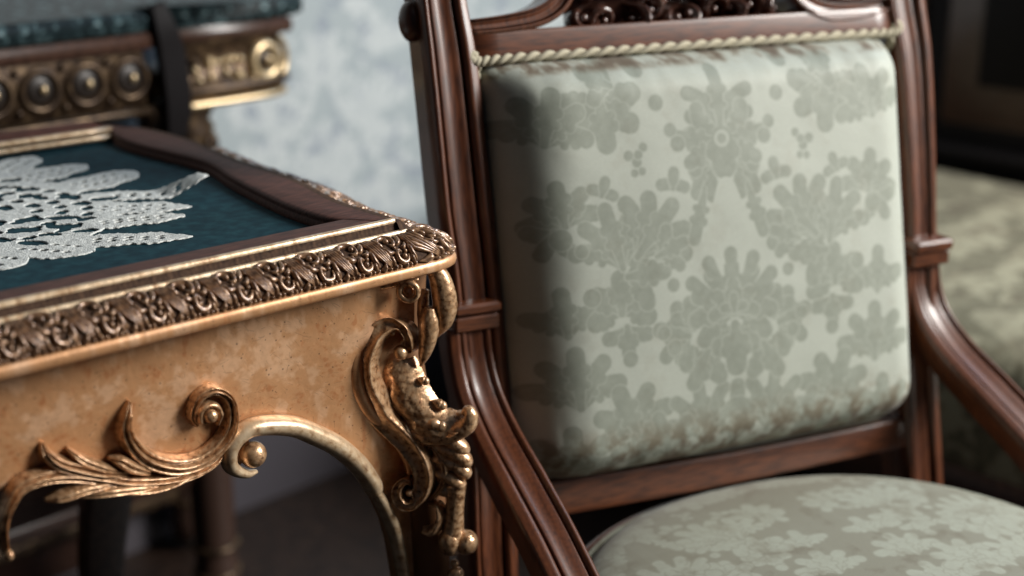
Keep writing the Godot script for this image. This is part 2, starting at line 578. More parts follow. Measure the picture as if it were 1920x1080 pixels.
func apron_bottom(x: float) -> float:
	var k := [[-0.9, -.118], [-.33, -.118], [-.309, -.124], [-.284, -.121], [-.2455, -.134], [-.227, -.142], [-.2, -.150], [-.1787, -.150], [-.16, -.147], [-.152, -.154], [-.14, -.160], [-.134, -.155], [-.128, -.131], [-.116, -.131], [-.0964, -.1385], [-.0792, -.1495], [-.0602, -.164], [-.0422, -.184], [-.0297, -.204], [-.0206, -.224], [-.0106, -.248], [-.0051, -.27], [-.0012, -.297], [.0013, -.322], [.0025, -.36], [.004, -.56], [.02, -.56]]
	for i in k.size() - 1:
		if x <= k[i + 1][0]:
			return lerpf(k[i][1], k[i + 1][1], (x - k[i][0]) / (k[i + 1][0] - k[i][0]))
	return -0.56

func make_table() -> Node3D:
	var t := thing("writing_table", "gilded carved writing table with brown framed green leather top and lace doily", "table", Vector3(-0.0881, 0.76, -1.0222), deg_to_rad(40.9))
	t.set_meta("label", "gilded carved writing table with a green leather top inside a brown wooden frame")
	# --- top frame: front rail, right rail with its serpentine inner edge, rear rail
	var inner := [[-.0275, -.0318], [-.0312, -.0512], [-.0320, -.0943], [-.0262, -.1497], [-.0176, -.2059], [-.0075, -.2520], [-.0062, -.2866], [-.0125, -.3392], [-.0172, -.3847], [-.0142, -.428], [-.0060, -.4551]]
	var g := Geo.new()
	var rows := []
	for i in 61:
		var x := lerpf(-0.8, 0.0, i / 60.0)
		var xi := lerpf(-0.8, -0.0275, i / 60.0)
		rows.append([Vector3(x, -0.0012, -0.001), Vector3(lerpf(x, xi, .9), -0.0012, -0.0288), Vector3(xi, -0.0025, -0.0318), Vector3(xi, -0.012, -0.0318)])
	g.grid(rows)
	build(g, "front_rail", M.table_wood, t)
	g = Geo.new()
	rows = []
	var ip := []
	for q in inner:
		ip.append(Vector2(q[0], q[1]))
	for i in 91:
		var f := i / 90.0
		var a: Vector2 = cat(ip, f)
		var z := lerpf(0.0, -0.50, f)
		var b := Vector2(side_x(z), z)
		if i == 0:
			b = Vector2(0, 0)
		var row := []
		for q in [[0.0, -.0012, 0], [.5, -.0008, 0], [.9, -.0010, 0], [1.0, -.0022, 0], [1.0, -.0040, .0012], [1.0, -.0052, .0004], [1.0, -.0062, .0012], [1.0, -.0085, .0026], [1.0, -.0110, .0030], [1.0, -.0135, .0022]]:
			var p: Vector2 = b.lerp(a, q[0]) + (a - b).normalized() * q[2]
			row.append(Vector3(p.x, q[1], p.y))
		rows.append(row)
	g.grid(rows)
	build(g, "serpentine_rail", M.table_wood, t)
	g = Geo.new()
	rows = []
	for i in 31:
		var f := i / 30.0
		rows.append([Vector3(lerpf(-.8, -.0060, f), -0.012, -.4551), Vector3(lerpf(-.8, -.0060, f), -0.0015, -.4551), Vector3(lerpf(-.8, -.005, f), -0.0012, -.505)])
	g.grid(rows)
	build(g, "rear_rail", M.table_wood, t)
	for q in [[-.4495, -.001, .0032], [-.441, -.0058, .0026]]:
		g = Geo.new()
		sweep(g, [Vector3(-.8, q[1], q[0]), Vector3(-.4, q[1], q[0]), Vector3(-.0080, q[1], q[0] + 0.001)], Vector3.UP, [q[2]], [q[2]], "tube", 30)
		build(g, "rear_gilt_bead", M.gilt_bead, t)
	g = Geo.new()
	g.grid([[Vector3(-.8, -.0115, -.03), Vector3(0, -.0115, -.03)], [Vector3(-.8, -.0115, -.46), Vector3(0, -.0115, -.46)]])
	build(g, "leather_inset", M.leather, t, true)
	# --- mouldings round the edge
	build(moulding([[-.0020, -.003], [-.0018, .0004], [-.0006, .0016], [.0010, .0013], [.0021, -.0002], [.0022, -.0020]], -0.8, 0.0, 80), "gilt_lip", M.gilt_bead, t)
	build(moulding([[.0021, -.0018], [.0026, -.0044], [.0036, -.0066], [.0058, -.0078]], -0.8, 0.0, 80), "lip_groove", M.bronzed_carving, t)
	build(moulding([[.0056, -.0085], [.0060, -.0068], [.0074, -.0062], [.0086, -.0075], [.0088, -.0098]], -0.8, 0.012, 80), "gilt_fillet", M.gilt_bead, t)
	var pr := []
	pr.append([-0.001, -0.003])
	pr.append([0.004, -0.0035])
	build(moulding([[-.002, -.0012], [.004, -.0012], [.0075, -.006], [.0086, -.0096]], 0.0, 0.5, 60), "side_lip", M.bronzed_carving, t)
	pr = []
	for i in 13:
		var a := ovolo(i / 12.0)
		pr.append([a.x - 0.0004, a.y])
	build(moulding(pr, -0.8, 0.5, 200), "carved_band", M.bronzed_carving, t)
	build(moulding([[.0284, -.0277], [.0305, -.0282], [.0318, -.0294], [.0322, -.033], [.0316, -.0358], [.030, -.0372], [.0, -.0376]], -0.8, 0.5, 200), "edge_fillet", M.gilt_board, t)
	# one carved leaf of the band, laid flat
	var variants := []
	for k in 6:
		var rng := RandomNumberGenerator.new()
		rng.seed = 40 + k
		var f := Geo.new()
		var j := func(a: float) -> float: return a * (1.0 + rng.randf_range(-0.12, 0.12))
		for q in 4:
			var o: float = q * 2.5
			sweep(f, xy([.6 + o, 0.3, .8 + o, 4, 2.2 + o, 9, 5.4 + o * 0.96, 15, 10.5 + o * 0.8, 20.5, 18 + o * 0.55, 25.6], 0.0), Vector3.BACK, [j.call(.0008), j.call(.0011), j.call(.0012), j.call(.0012), j.call(.0010), .0005], [.0014, .0030, .0034, .0034, .0028, .0010], "round", 14)
		for q in [
			[[1.2, 12, 2.2, 18, 5.6, 24.5], .0019], [[0.8, 19.5, 1.6, 23, 3.4, 26.5], .0017], [[11, 1.5, 12.6, 7, 15.6, 10.5], .0017], [[12.4, 12.0, 14.8, 16.6, 18.4, 21.0], .0016],
			[[14.5, 6, 17, 2, 22.5, 1.5, 27.5, 4, 28.6, 8.6, 25.5, 11.6, 22.4, 9.6], .0020],
			[[37.4, 19, 35.4, 23.4, 30.4, 24.4, 26.2, 22.0, 25.6, 18, 28.2, 15.4, 31, 17.2], .0020],
			[[15.2, 11.5, 18.6, 15.6, 24.2, 16.2], .0018],
			[[29.5, 11.0, 33.4, 8.6, 36.6, 2.6], .0019],
			[[32, 13.6, 35.6, 13.8, 38.6, 10.0], .0016],
			[[17.2, 18.6, 19.8, 21.6, 20.6, 26.6], .0018]]:
			for e in q[0].size():
				q[0][e] += rng.randf_range(-0.55, 0.55)
			var w: float = j.call(q[1])
			sweep(f, xy(q[0], 0.0), Vector3.BACK, [w * .4, w * .9, w, w, w * .8, w * .5], [w * .8, w * 1.9, w * 2.2, w * 2.1, w * 1.8, w], "round", 16)
		for q in [[23.8, 6.8, 2.3], [29.8, 20.2, 2.2], [33.6, 17.0, 1.6], [21.2, 20.0, 1.5], [32.4, 4.0, 1.6], [16.2, 15.6, 1.4], [24.0, 13.2, 1.3], [37.6, 6.6, 1.3]]:
			f.ball(Vector3(j.call(q[0]) * 0.001, q[1] * 0.001, 0.0012), Vector3(j.call(q[2]), q[2] * .9, q[2] * 1.25) * 0.001, Basis(), 8, 6)
		for q in [[8.6, 27.8, 12.2, 22.0, 1.0], [15.0, 28, 16.6, 25.4, .8], [20.5, 28, 21.6, 23.6, 1.0], [25.6, 28, 25.2, 24.6, .85], [31.0, 28, 33.6, 23.8, 1.0], [37.0, 28, 36.4, 24.8, .85], [4, 28, 2.0, 24.8, .8]]:
			var w: float = 0.0026 * q[4]
			sweep(f, xy([q[0], q[1], (q[0] + q[2]) / 2 + 0.7, (q[1] + q[3]) / 2, q[2], q[3]], 0.0), Vector3.BACK, [w, w * .8, w * .15], [w * .9, w * 1.6, w * .6], "round", 8)
		for i in f.v.size():
			f.v[i].x *= 0.86
			f.v[i].z *= 0.85
		variants.append(f)
	var pitch := 0.0328
	for i in range(-23, 15):
		build(bend(variants[posmod(i * 7, 6)], i * pitch * (1.0 if i < 0 else 0.8) - 0.006 + 0.0012 * sin(i * 12.9898)), "carved_leaf", M.carved_leaf, t)
	# --- apron board with its shaped lower edge
	g = Geo.new()
	rows = []
	var back := []
	var xs := []
	for i in 61:
		xs.append(lerpf(-0.8, -0.32, i / 60.0))
	for i in 121:
		xs.append(lerpf(-0.318, -0.03, i / 120.0))
	for i in 61:
		xs.append(lerpf(-0.029, 0.014, i / 60.0))
	for x in xs:
		var b := apron_bottom(x)
		var row := []
		for j in 19:
			var y := lerpf(-0.0365, b, j / 18.0)
			row.append(Vector3(x, y, apron_z(x, y)))
		row.append(Vector3(x, b - 0.0004, apron_z(x, b) - 0.002))
		row.append(Vector3(x, b, -0.018))
		row.append(Vector3(x, -0.0365, -0.018))
		rows.append(row)
	g.grid(rows, false, true)
	build(g, "apron", M.gilt_board, t)
	# --- arch moulding and its volute
	var F := Vector3.BACK
	g = Geo.new()
	sweep(g, xy([-128.1, -165.9, -137.8, -164.1, -148.9, -155.7, -150.6, -144.1, -144.9, -134.8, -133.0, -129.7, -116.1, -132.1, -96.4, -139.0, -79.2, -150.3, -60.2, -164.9, -42.2, -184.7, -29.7, -204.7, -27.0, -213.0], -0.001), F, [.0014, .0036, .0052, .0058, .0062, .0068, .0074, .0078, .008, .008, .0078, .0074, .0066], [.003, .007, .0095, .0105, .011, .0115, .012, .0122, .0124, .0126, .0126, .0125, .011], "round", 110)
	build(g, "arch_moulding", M.gilt_bead, t)
	g = Geo.new()
	sweep(g, xy([-29.0, -208.4, -20.6, -224.2, -10.6, -248.3, -5.1, -269.8, -1.2, -296.9, 1.3, -322.4, 2.1, -352.1, 3, -560], -0.001), F, [.0036, .005, .0052, .005, .0046, .0046, .0046, .0046], [.007, .0095, .010, .009, .009, .009, .009, .009], "round", 70)
	build(g, "leg_moulding", M.gilt_bead, t)
	g = Geo.new()
	g.ball(Vector3(-.1307, -.1512, .001), Vector3(.0098, .0098, .0095), Basis(), 24, 16)
	build(g, "volute_ball", M.gilt_carving, t)
	# --- acanthus scroll on the apron
	g = Geo.new()
	sweep(g, xy([-172.5, -117.5, -177.3, -107, -172.4, -95.0, -161.0, -92.1, -150.2, -100.7, -147.6, -115.0, -151.5, -128, -161.2, -137.2, -175.2, -142.4, -193.3, -140.6, -212.2, -130.0, -223.0, -116.2, -227.5, -102.7, -225.3, -92.8, -221.6, -84.5], -0.002), F, [.0015, .0028, .0034, .0036, .0042, .0052, .006, .0066, .007, .0075, .0072, .0062, .005, .0036, .0008], [.004, .0095, .0125, .0135, .0135, .013, .0125, .012, .0118, .012, .012, .0125, .013, .0125, .007], "ribbed", 130)
	build(g, "acanthus_scroll", M.gilt_carving, t)
	g = Geo.new()
	sweep(g, xy([-158.0, -120.0, -157.2, -111, -160.5, -103.6, -167.2, -101.4, -173.0, -105.5, -173.0, -112.5, -168, -115.0], 0.0), F, [.0012, .0024, .0026, .0024, .0022, .0018, .001], [.004, .009, .0095, .0095, .0095, .009, .006], "round", 40)
	g.ball(Vector3(-.1662, -.1088, .0085), Vector3(.0050, .0050, .0050), Basis(), 18, 12)
	build(g, "volute_eye", M.gilt_carving, t)
	g = Geo.new()
	sweep(g, xy([-150, -138, -161.6, -147.4, -178.7, -150.8, -200.2, -149.5, -227.4, -142.1, -245.5, -133.6, -265.6, -124.5, -284.3, -120.0, -300.6, -121.4, -309.0, -130.6, -314.0, -141.9, -315.2, -153.6, -313.6, -165.5], -0.002), F, [.0008, .0028, .0038, .0042, .0046, .0054, .006, .006, .0055, .0042, .0032, .0028, .0022], [.004, .008, .0095, .01, .0105, .011, .0112, .0115, .012, .012, .0115, .011, .006], "ribbed", 110)
	g.ball(Vector3(-.3138, -.1655, .004), Vector3(.0035, .004, .0045), Basis(), 12, 8)
	build(g, "acanthus_stem", M.gilt_carving, t)
	for q in [
		[[-228.7, -136.5, -246.6, -129.5, -262.0, -121.5, -275.6, -112.7, -282.1, -104.3, -282.6, -97.3], [.0028, .0048, .0056, .0052, .004, .0015], "ribbed"],
		[[-236.1, -131.1, -250.5, -121.8, -260.9, -113.6, -267.0, -105.4], [.0022, .0038, .0036, .001], "leaf"],
		[[-238.3, -138.7, -258.3, -136.4, -274.5, -136.9, -284.8, -137.5], [.0024, .0042, .0042, .0012], "leaf"],
		[[-206.8, -150.4, -227.2, -146.3, -245.7, -143.0, -262.0, -142.4], [.002, .004, .0042, .0012], "leaf"],
		[[-212.1, -139.4, -226.2, -130.3, -233.4, -123.9, -239.7, -121.0], [.003, .005, .0045, .0012], "leaf"],
		[[-180, -150.5, -205, -152.5, -228, -148.5, -250, -140.5], [.001, .0022, .0026, .001], "round"]]:
		g = Geo.new()
		sweep(g, xy(q[0], -0.002), F, q[1], [.008, .0125, .013, .013, .011, .005], q[2], 36)
		build(g, "acanthus_lobe", M.gilt_carving, t)
	# --- core of the leg behind the carving
	var diag := Node3D.new()
	diag.name = "corner_carving"
	diag.rotation.y = -PI / 4
	t.add_child(diag, true)
	g = Geo.new()
	sweep(g, xy([3, -92, 4, -112, 6, -140, 9, -172, 13, -205, 17, -235, 19, -265, 21, -300, 22, -340, 22, -420, 22, -560], -0.014), Vector3.BACK, [.010, .014, .0155, .0165, .0165, .0165, .016, .016, .016, .016, .016], [.011, .0125, .013, .0135, .0135, .0135, .0135, .0135, .0135, .0135, .0135], "tube", 60)
	build(g, "leg_core", M.dark_gilt, diag)
	g = Geo.new()
	sweep(g, xy([-2, -38, -2, -60, 0, -100], -0.022), Vector3.BACK, [.024, .022, .018], [.012], "tube", 12)
	build(g, "knee_block", M.dark_gilt, diag)
	# S scroll in front of the knee, and the bed it lies on
	var tilt := Vector3(-.30, .05, .95)
	g = Geo.new()
	sweep(g, xyz([10.6, -103.4, -1.2, 14.1, -98.6, -1.2, 13.2, -89.0, -1.2, 6.7, -82.5, -.6, -2.5, -82.3, 2.3, -10.7, -87.5, 8.1, -16.3, -96.4, 13.2, -19.0, -107.3, 15.8, -17.9, -122.1, 14.7, -13.4, -135.7, 10.5, -7.8, -149.8, 5.9, 3.0, -165.0, .2, 13.6, -178.6, -1.2, 21.9, -193.2, -1.4, 24.2, -206.6, -1.4, 20.8, -219.0, -1.3, 12.6, -226.3, -1.1, 5.9, -224.5, -.5, 3.6, -216.9, 0, 7.4, -210.9, -.7, 11.3, -212.5, -1.1]), tilt, [.0022, .0044, .0052, .0052, .0056, .0066, .0080, .0090, .0096, .0098, .0096, .0092, .0086, .008, .0074, .0068, .0060, .0050, .0040, .0028, .0016], [.010, .015, .018, .019, .0185, .0175, .0165, .016, .016, .0165, .017, .018, .0185, .0185, .018, .018, .0185, .0185, .018, .017, .012], "channel", 180)
	build(g, "s_scroll", M.gilt_carving, diag)
	for q in [[4.6, -100.3, 13, 5.6, 6.5], [9.0, -217.4, 11, 3.6, 6.5], [-.6, -83.4, 16.8, 2.1, 1.6]]:
		g = Geo.new()
		g.ball(Vector3(q[0], q[1], q[2]) * 0.001, Vector3(q[3], q[3], q[4]) * 0.001, Basis(), 18, 12)
		build(g, "scroll_eye", M.gilt_carving, diag)
	g = Geo.new()
	sweep(g, xyz([-21.5, -82.4, 15.5, -25.5, -93.3, 21, -27.0, -108.2, 23.5, -25.6, -125.6, 22.5, -19.8, -143.5, 17, -10.5, -160.4, 8, 0, -176, 1, 8, -192, 0, 10, -206, 0]), Vector3(-.5, 0, .86), [.002, .0055, .007, .0066, .006, .0055, .0055, .005, .003], [.004, .0085, .010, .0095, .009, .008, .008, .008, .006], "round", 60)
	build(g, "scroll_bed", M.gilt_board, diag)
	for q in [
		[[18.7, -181.4, 0, 29.5, -180.6, 0, 37.2, -189.6, 0, 39.5, -201.6, 0, 36.2, -214.0, 0, 29.2, -223.1, 0, 17.8, -229.9, 0], [.0022, .0034, .0036, .0034, .0032, .0028, .001], [.010, .013, .0145, .014, .013, .012, .006], "leaf"],
		[[23.0, -231.2, 0, 31.0, -232.0, 0, 34.6, -241.5, 0, 30.6, -251.4, 0, 24.3, -255.1, 0, 17.0, -254.6, 0], [.0014, .0028, .0034, .004, .0042, .0018], [.008, .012, .014, .014, .013, .008], "round"]]:
		g = Geo.new()
		sweep(g, xyz(q[0]), tilt, q[1], q[2], q[3], 50)
		build(g, "c_scroll", M.gilt_carving, diag)
	# top of the corner: arched mask, ring, hanging pods
	g = Geo.new()
	sweep(g, xyz([-24, -58, 14, -20, -52, 11, -9, -48.5, 4, 0.2, -47.0, 1, 7.7, -45.0, 0, 12.0, -45.6, 0]), Vector3.BACK, [.001, .0034, .0048, .0040, .0034, .0028], [.006, .010, .011, .011, .010, .006], "round", 34)
	sweep(g, xy([2, -46, 7, -42.5, 13, -41.0, 20, -41], 0.008), Vector3.BACK, [.0026, .0034, .0036, .002], [.012, .013, .012, .009], "round", 16)
	build(g, "knee_mask", M.gilt_carving, diag)
	g = Geo.new()
	g.ring(Vector3(.0125, -.0500, .018), .0068, .0026)
	g.ball(Vector3(.0125, -.0505, .014), Vector3(.0045, .0042, .004))
	build(g, "knee_ring", M.gilt_carving, diag)
	for q in [
		[[28.2, -36, 33.5, -44.3, 36.5, -56.6, 37.4, -69, 35.2, -80.9, 29.3, -92.9], [.006, .0082, .0096, .0095, .0072, .0012], .0],
		[[27.0, -66, 26.2, -74.6, 25.5, -84.2, 24.0, -95, 21.5, -104.9, 19.0, -113.8], [.004, .0074, .0080, .0066, .0045, .001], .007],
		[[22.0, -56, 20.2, -66, 19.4, -76.2, 18.5, -86.2, 17.0, -93], [.003, .0045, .0045, .003, .001], -.006]]:
		g = Geo.new()
		sweep(g, xy(q[0], q[2]), Vector3.BACK, q[1], q[1], "tube", 36)
		build(g, "hanging_pod", M.gilt_carving, diag)
	# shell shaped cartouche with curled tips
	g = Geo.new()
	rows = []
	var rough := FastNoiseLite.new()
	rough.seed = 6
	rough.frequency = 0.12
	rough.fractal_octaves = 3
	var left_side := xy([-7, -108, -11, -116, -11, -127.5, -6.5, -141.2, 2.4, -153.3, 11.6, -163.0, 25.4, -170.1, 40, -167], 0.006)
	var right_side := xy([14.0, -107, 17.5, -113, 21.7, -122.6, 28, -135.4, 37.3, -147.5, 43, -152.0, 48, -156.0, 52, -160], 0.002)
	for i in 49:
		var f := i / 48.0
		var a: Vector3 = cat(left_side, f)
		var b: Vector3 = cat(right_side, f)
		var row := []
		for j in 21:
			var u := j / 20.0
			var bulge := pow(sin(u * PI), 0.75) * 0.0105 * (0.5 + 0.5 * sin(clampf(f * 1.1 + 0.06, 0, 1) * PI)) + 0.0030 * absf(sin(f * PI * 3.0 + 0.5)) * pow(1.0 - u, 2.0) + 0.0016 * rough.get_noise_2d(f * 60.0, u * 30.0) * sin(u * PI)
			row.append(a.lerp(b, u) + Vector3(0, 0, bulge + 0.012 * f * f))
		rows.append(row)
	g.grid(rows, false, true)
	build(g, "shell_cartouche", M.gilt_carving, diag)
	g = Geo.new()
	sweep(g, xy([-6, -107, -11.6, -114, -12.6, -127.5, -8.0, -141.7, 1.2, -154.3, 10.6, -164.0, 22, -170.5, 31, -171.1], 0.0055), Vector3.BACK, [.0012, .002, .0022, .0024, .0026, .0026, .0028, .0022], [.004, .006, .0066, .007, .0075, .008, .008, .006], "round", 60)
	build(g, "shell_rim", M.gilt_carving, diag)
	for q in [[[17, -122.5, 20, -123.5, 22.3, -124.5], .0026, .007], [[28, -140, 32, -142.0, 35, -144.0], .0030, .008], [[-5, -146, 0, -143, 6, -141.5, 10, -140], .0036, .010], [[14, -158, 22, -159, 29, -157.5, 34.5, -159.5], .0038, .015]]:
		g = Geo.new()
		sweep(g, xy(q[0], q[2] * 0.6 + 0.006), Vector3.BACK, [q[1] * .4, q[1], q[1] * 1.4, q[1] * .9], [q[1] * .5, q[1], q[1] * 1.4, q[1]], "tube", 20)
		var e := xy(q[0], q[2] * 0.6 + 0.006)
		g.ball(e[e.size() - 1] + Vector3(0.0005, 0, 0), Vector3.ONE * q[1] * 1.25, Basis(), 14, 10)
		build(g, "shell_bead", M.gilt_carving, diag)
	g = Geo.new()
	sweep(g, xy([10, -166, 22, -169.5, 36.0, -168.7, 47.0, -164.3, 54.5, -158.8, 56.5, -152.5, 54.8, -148.4, 51, -148], 0.012), Vector3.BACK, [.002, .006, .0070, .0074, .0074, .0070, .0064, .0026], [.002, .007, .008, .0082, .008, .007, .006, .0026], "tube", 48)
	build(g, "curled_tip", M.gilt_carving, diag)
	g = Geo.new()
	sweep(g, xy([30, -152, 38, -155, 45, -158, 51, -155, 54.5, -150], 0.004), Vector3.BACK, [.003, .0065, .0075, .006, .003], [.003, .0065, .0075, .006, .003], "tube", 24)
	build(g, "tip_cup", M.gilt_carving, diag)
	# lobes, stem and foot below it
	g = Geo.new()
	g.ball(Vector3(34, -194, -2) * 0.001, Vector3(13, 24, 11) * 0.001, Basis(Vector3.BACK, -0.1), 18, 12)
	build(g, "leaf_body", M.gilt_carving, diag)
	for q in [[[24, -170, 34, -171.5, 44, -176, 50, -182.5, 49, -187], .0062], [[22, -179, 34, -180.5, 46, -185.5, 52, -192.5, 50.5, -197], .0064], [[22, -190, 33, -191, 45, -195.5, 51.5, -202, 49, -207], .006], [[24, -202, 33, -203, 42, -207, 46.5, -213, 44, -217.5], .0058]]:
		g = Geo.new()
		sweep(g, xy(q[0], 0.006), Vector3.BACK, [.002, q[1] * .8, q[1], q[1] * 1.05, q[1] * .5], [.003, q[1] * 1.1, q[1] * 1.4, q[1] * 1.2, q[1] * .5], "tube", 30)
		build(g, "leaf_lobe", M.gilt_carving, diag)
	g = Geo.new()
	g.ball(Vector3(37.0, -218, 1) * 0.001, Vector3(10.5, 7, 10) * 0.001, Basis(), 18, 12)
	build(g, "leaf_base", M.gilt_carving, diag)
	g = Geo.new()
	sweep(g, xy([44, -212, 43.6, -226, 43.0, -238, 42.0, -250, 40.9, -262, 41, -272], 0.004), Vector3.BACK, [.0088, .0074, .0074, .0084, .0098, .008], [.009, .008, .008, .009, .011, .008], "tube", 30)
	build(g, "carved_stem", M.gilt_carving, diag)
	g = Geo.new()
	g.ball(Vector3(.0395, -.2625, .006), Vector3(.0096, .0120, .011), Basis(), 18, 12)
	g.ball(Vector3(.0520, -.2640, .004), Vector3(.0098, .0102, .0105), Basis(), 18, 12)
	g.ring(Vector3(.0555, -.2600, .009), .0036, .0016, Basis(Vector3.UP, 0.9))
	build(g, "carved_foot", M.gilt_carving, diag)
	g = Geo.new()
	g.ball(Vector3(.0425, -.2835, .004), Vector3(.0036, .0036, .0036), Basis(), 14, 10)
	g.ball(Vector3(.0435, -.2950, .004), Vector3(.0072, .0085, .007), Basis(), 16, 12)
	g.ball(Vector3(.0405, -.3120, .004), Vector3(.006, .010, .007), Basis(), 16, 12)
	build(g, "pendant_bead", M.gilt_carving, diag)
	# --- rear right leg, seen under the apron
	g = Geo.new()
	sweep(g, [Vector3(-.03, -.04, -.46), Vector3(-.02, -.15, -.455), Vector3(-.035, -.30, -.455), Vector3(-.06, -.45, -.46), Vector3(-.06, -.60, -.46), Vector3(-.03, -.74, -.44), Vector3(-.02, -.76, -.43)], Vector3.BACK, [.04, .036, .028, .022, .018, .018, .026], [.03, .028, .024, .02, .017, .017, .022], "slab", 40)
	build(g, "rear_leg", M.dark_wood, t)
	g = Geo.new()
	g.box(Vector3(-.4, -.08, -.44), Vector3(.78, .07, .016))
	g.box(Vector3(-.012, -.08, -.235), Vector3(.016, .07, .40))
	build(g, "frame_rail", M.dark_wood, t)
	return t

# ------------------------------------------------------------------ lace doily
var leaves := []
var lace_holes := []

func lace_field(x: float, z: float) -> float:
	var f := -1.0
	var dx := (x + 205.0) / 92.0
	var dz := (z + 255.0) / 118.0
	f = (1.0 - sqrt(dx * dx + dz * dz)) * 70.0
	for q in leaves:
		var bx: float = q[2] - q[0]
		var bz: float = q[3] - q[1]
		var ln := sqrt(bx * bx + bz * bz)
		var px: float = x - q[0]
		var pz: float = z - q[1]
		var u := (px * bx + pz * bz) / (ln * ln)
		if u < -0.25 or u > 1.03:
			continue
		var w := absf(px * bz - pz * bx) / ln
		var half: float = q[4] * sqrt(maxf(0.0, 1.0 - pow(absf(u * 1.22 - 0.22), 2.6)))
		half += 0.7 * sin(u * ln * 0.85) + 1.6 * sin(u * ln * 0.19 + q[0])
		f = maxf(f, half - w)
	var hole := 99.0
	for q in lace_holes:
		var ax: float = x - q[0]
		var az: float = z - q[1]
		if absf(ax) > 22.0 or absf(az) > 22.0:
			continue
		var a: float = (ax * q[5] + az * q[6]) / (q[2] * 1.15)
		var b: float = (az * q[5] - ax * q[6]) / (q[3] * 1.7)
		hole = minf(hole, (sqrt(a * a + b * b) - 1.0) * q[3])
	return minf(f, hole)

func lace_y(x: float, z: float, n: FastNoiseLite) -> float:
	var y := -10.2 + 0.9 * n.get_noise_2d(x * 1.4, z * 1.4) + 0.5 * n.get_noise_2d(x * 7.0, z * 7.0) + 0.32 * sin(x * 1.55 + z * 0.8) * sin(z * 1.7 - x * 0.7)
	var lift := smoothstep(-76.0, -44.0, x) * smoothstep(-250.0, -236.0, z) * smoothstep(-180.0, -196.0, z)
	return y + 15.0 * lift

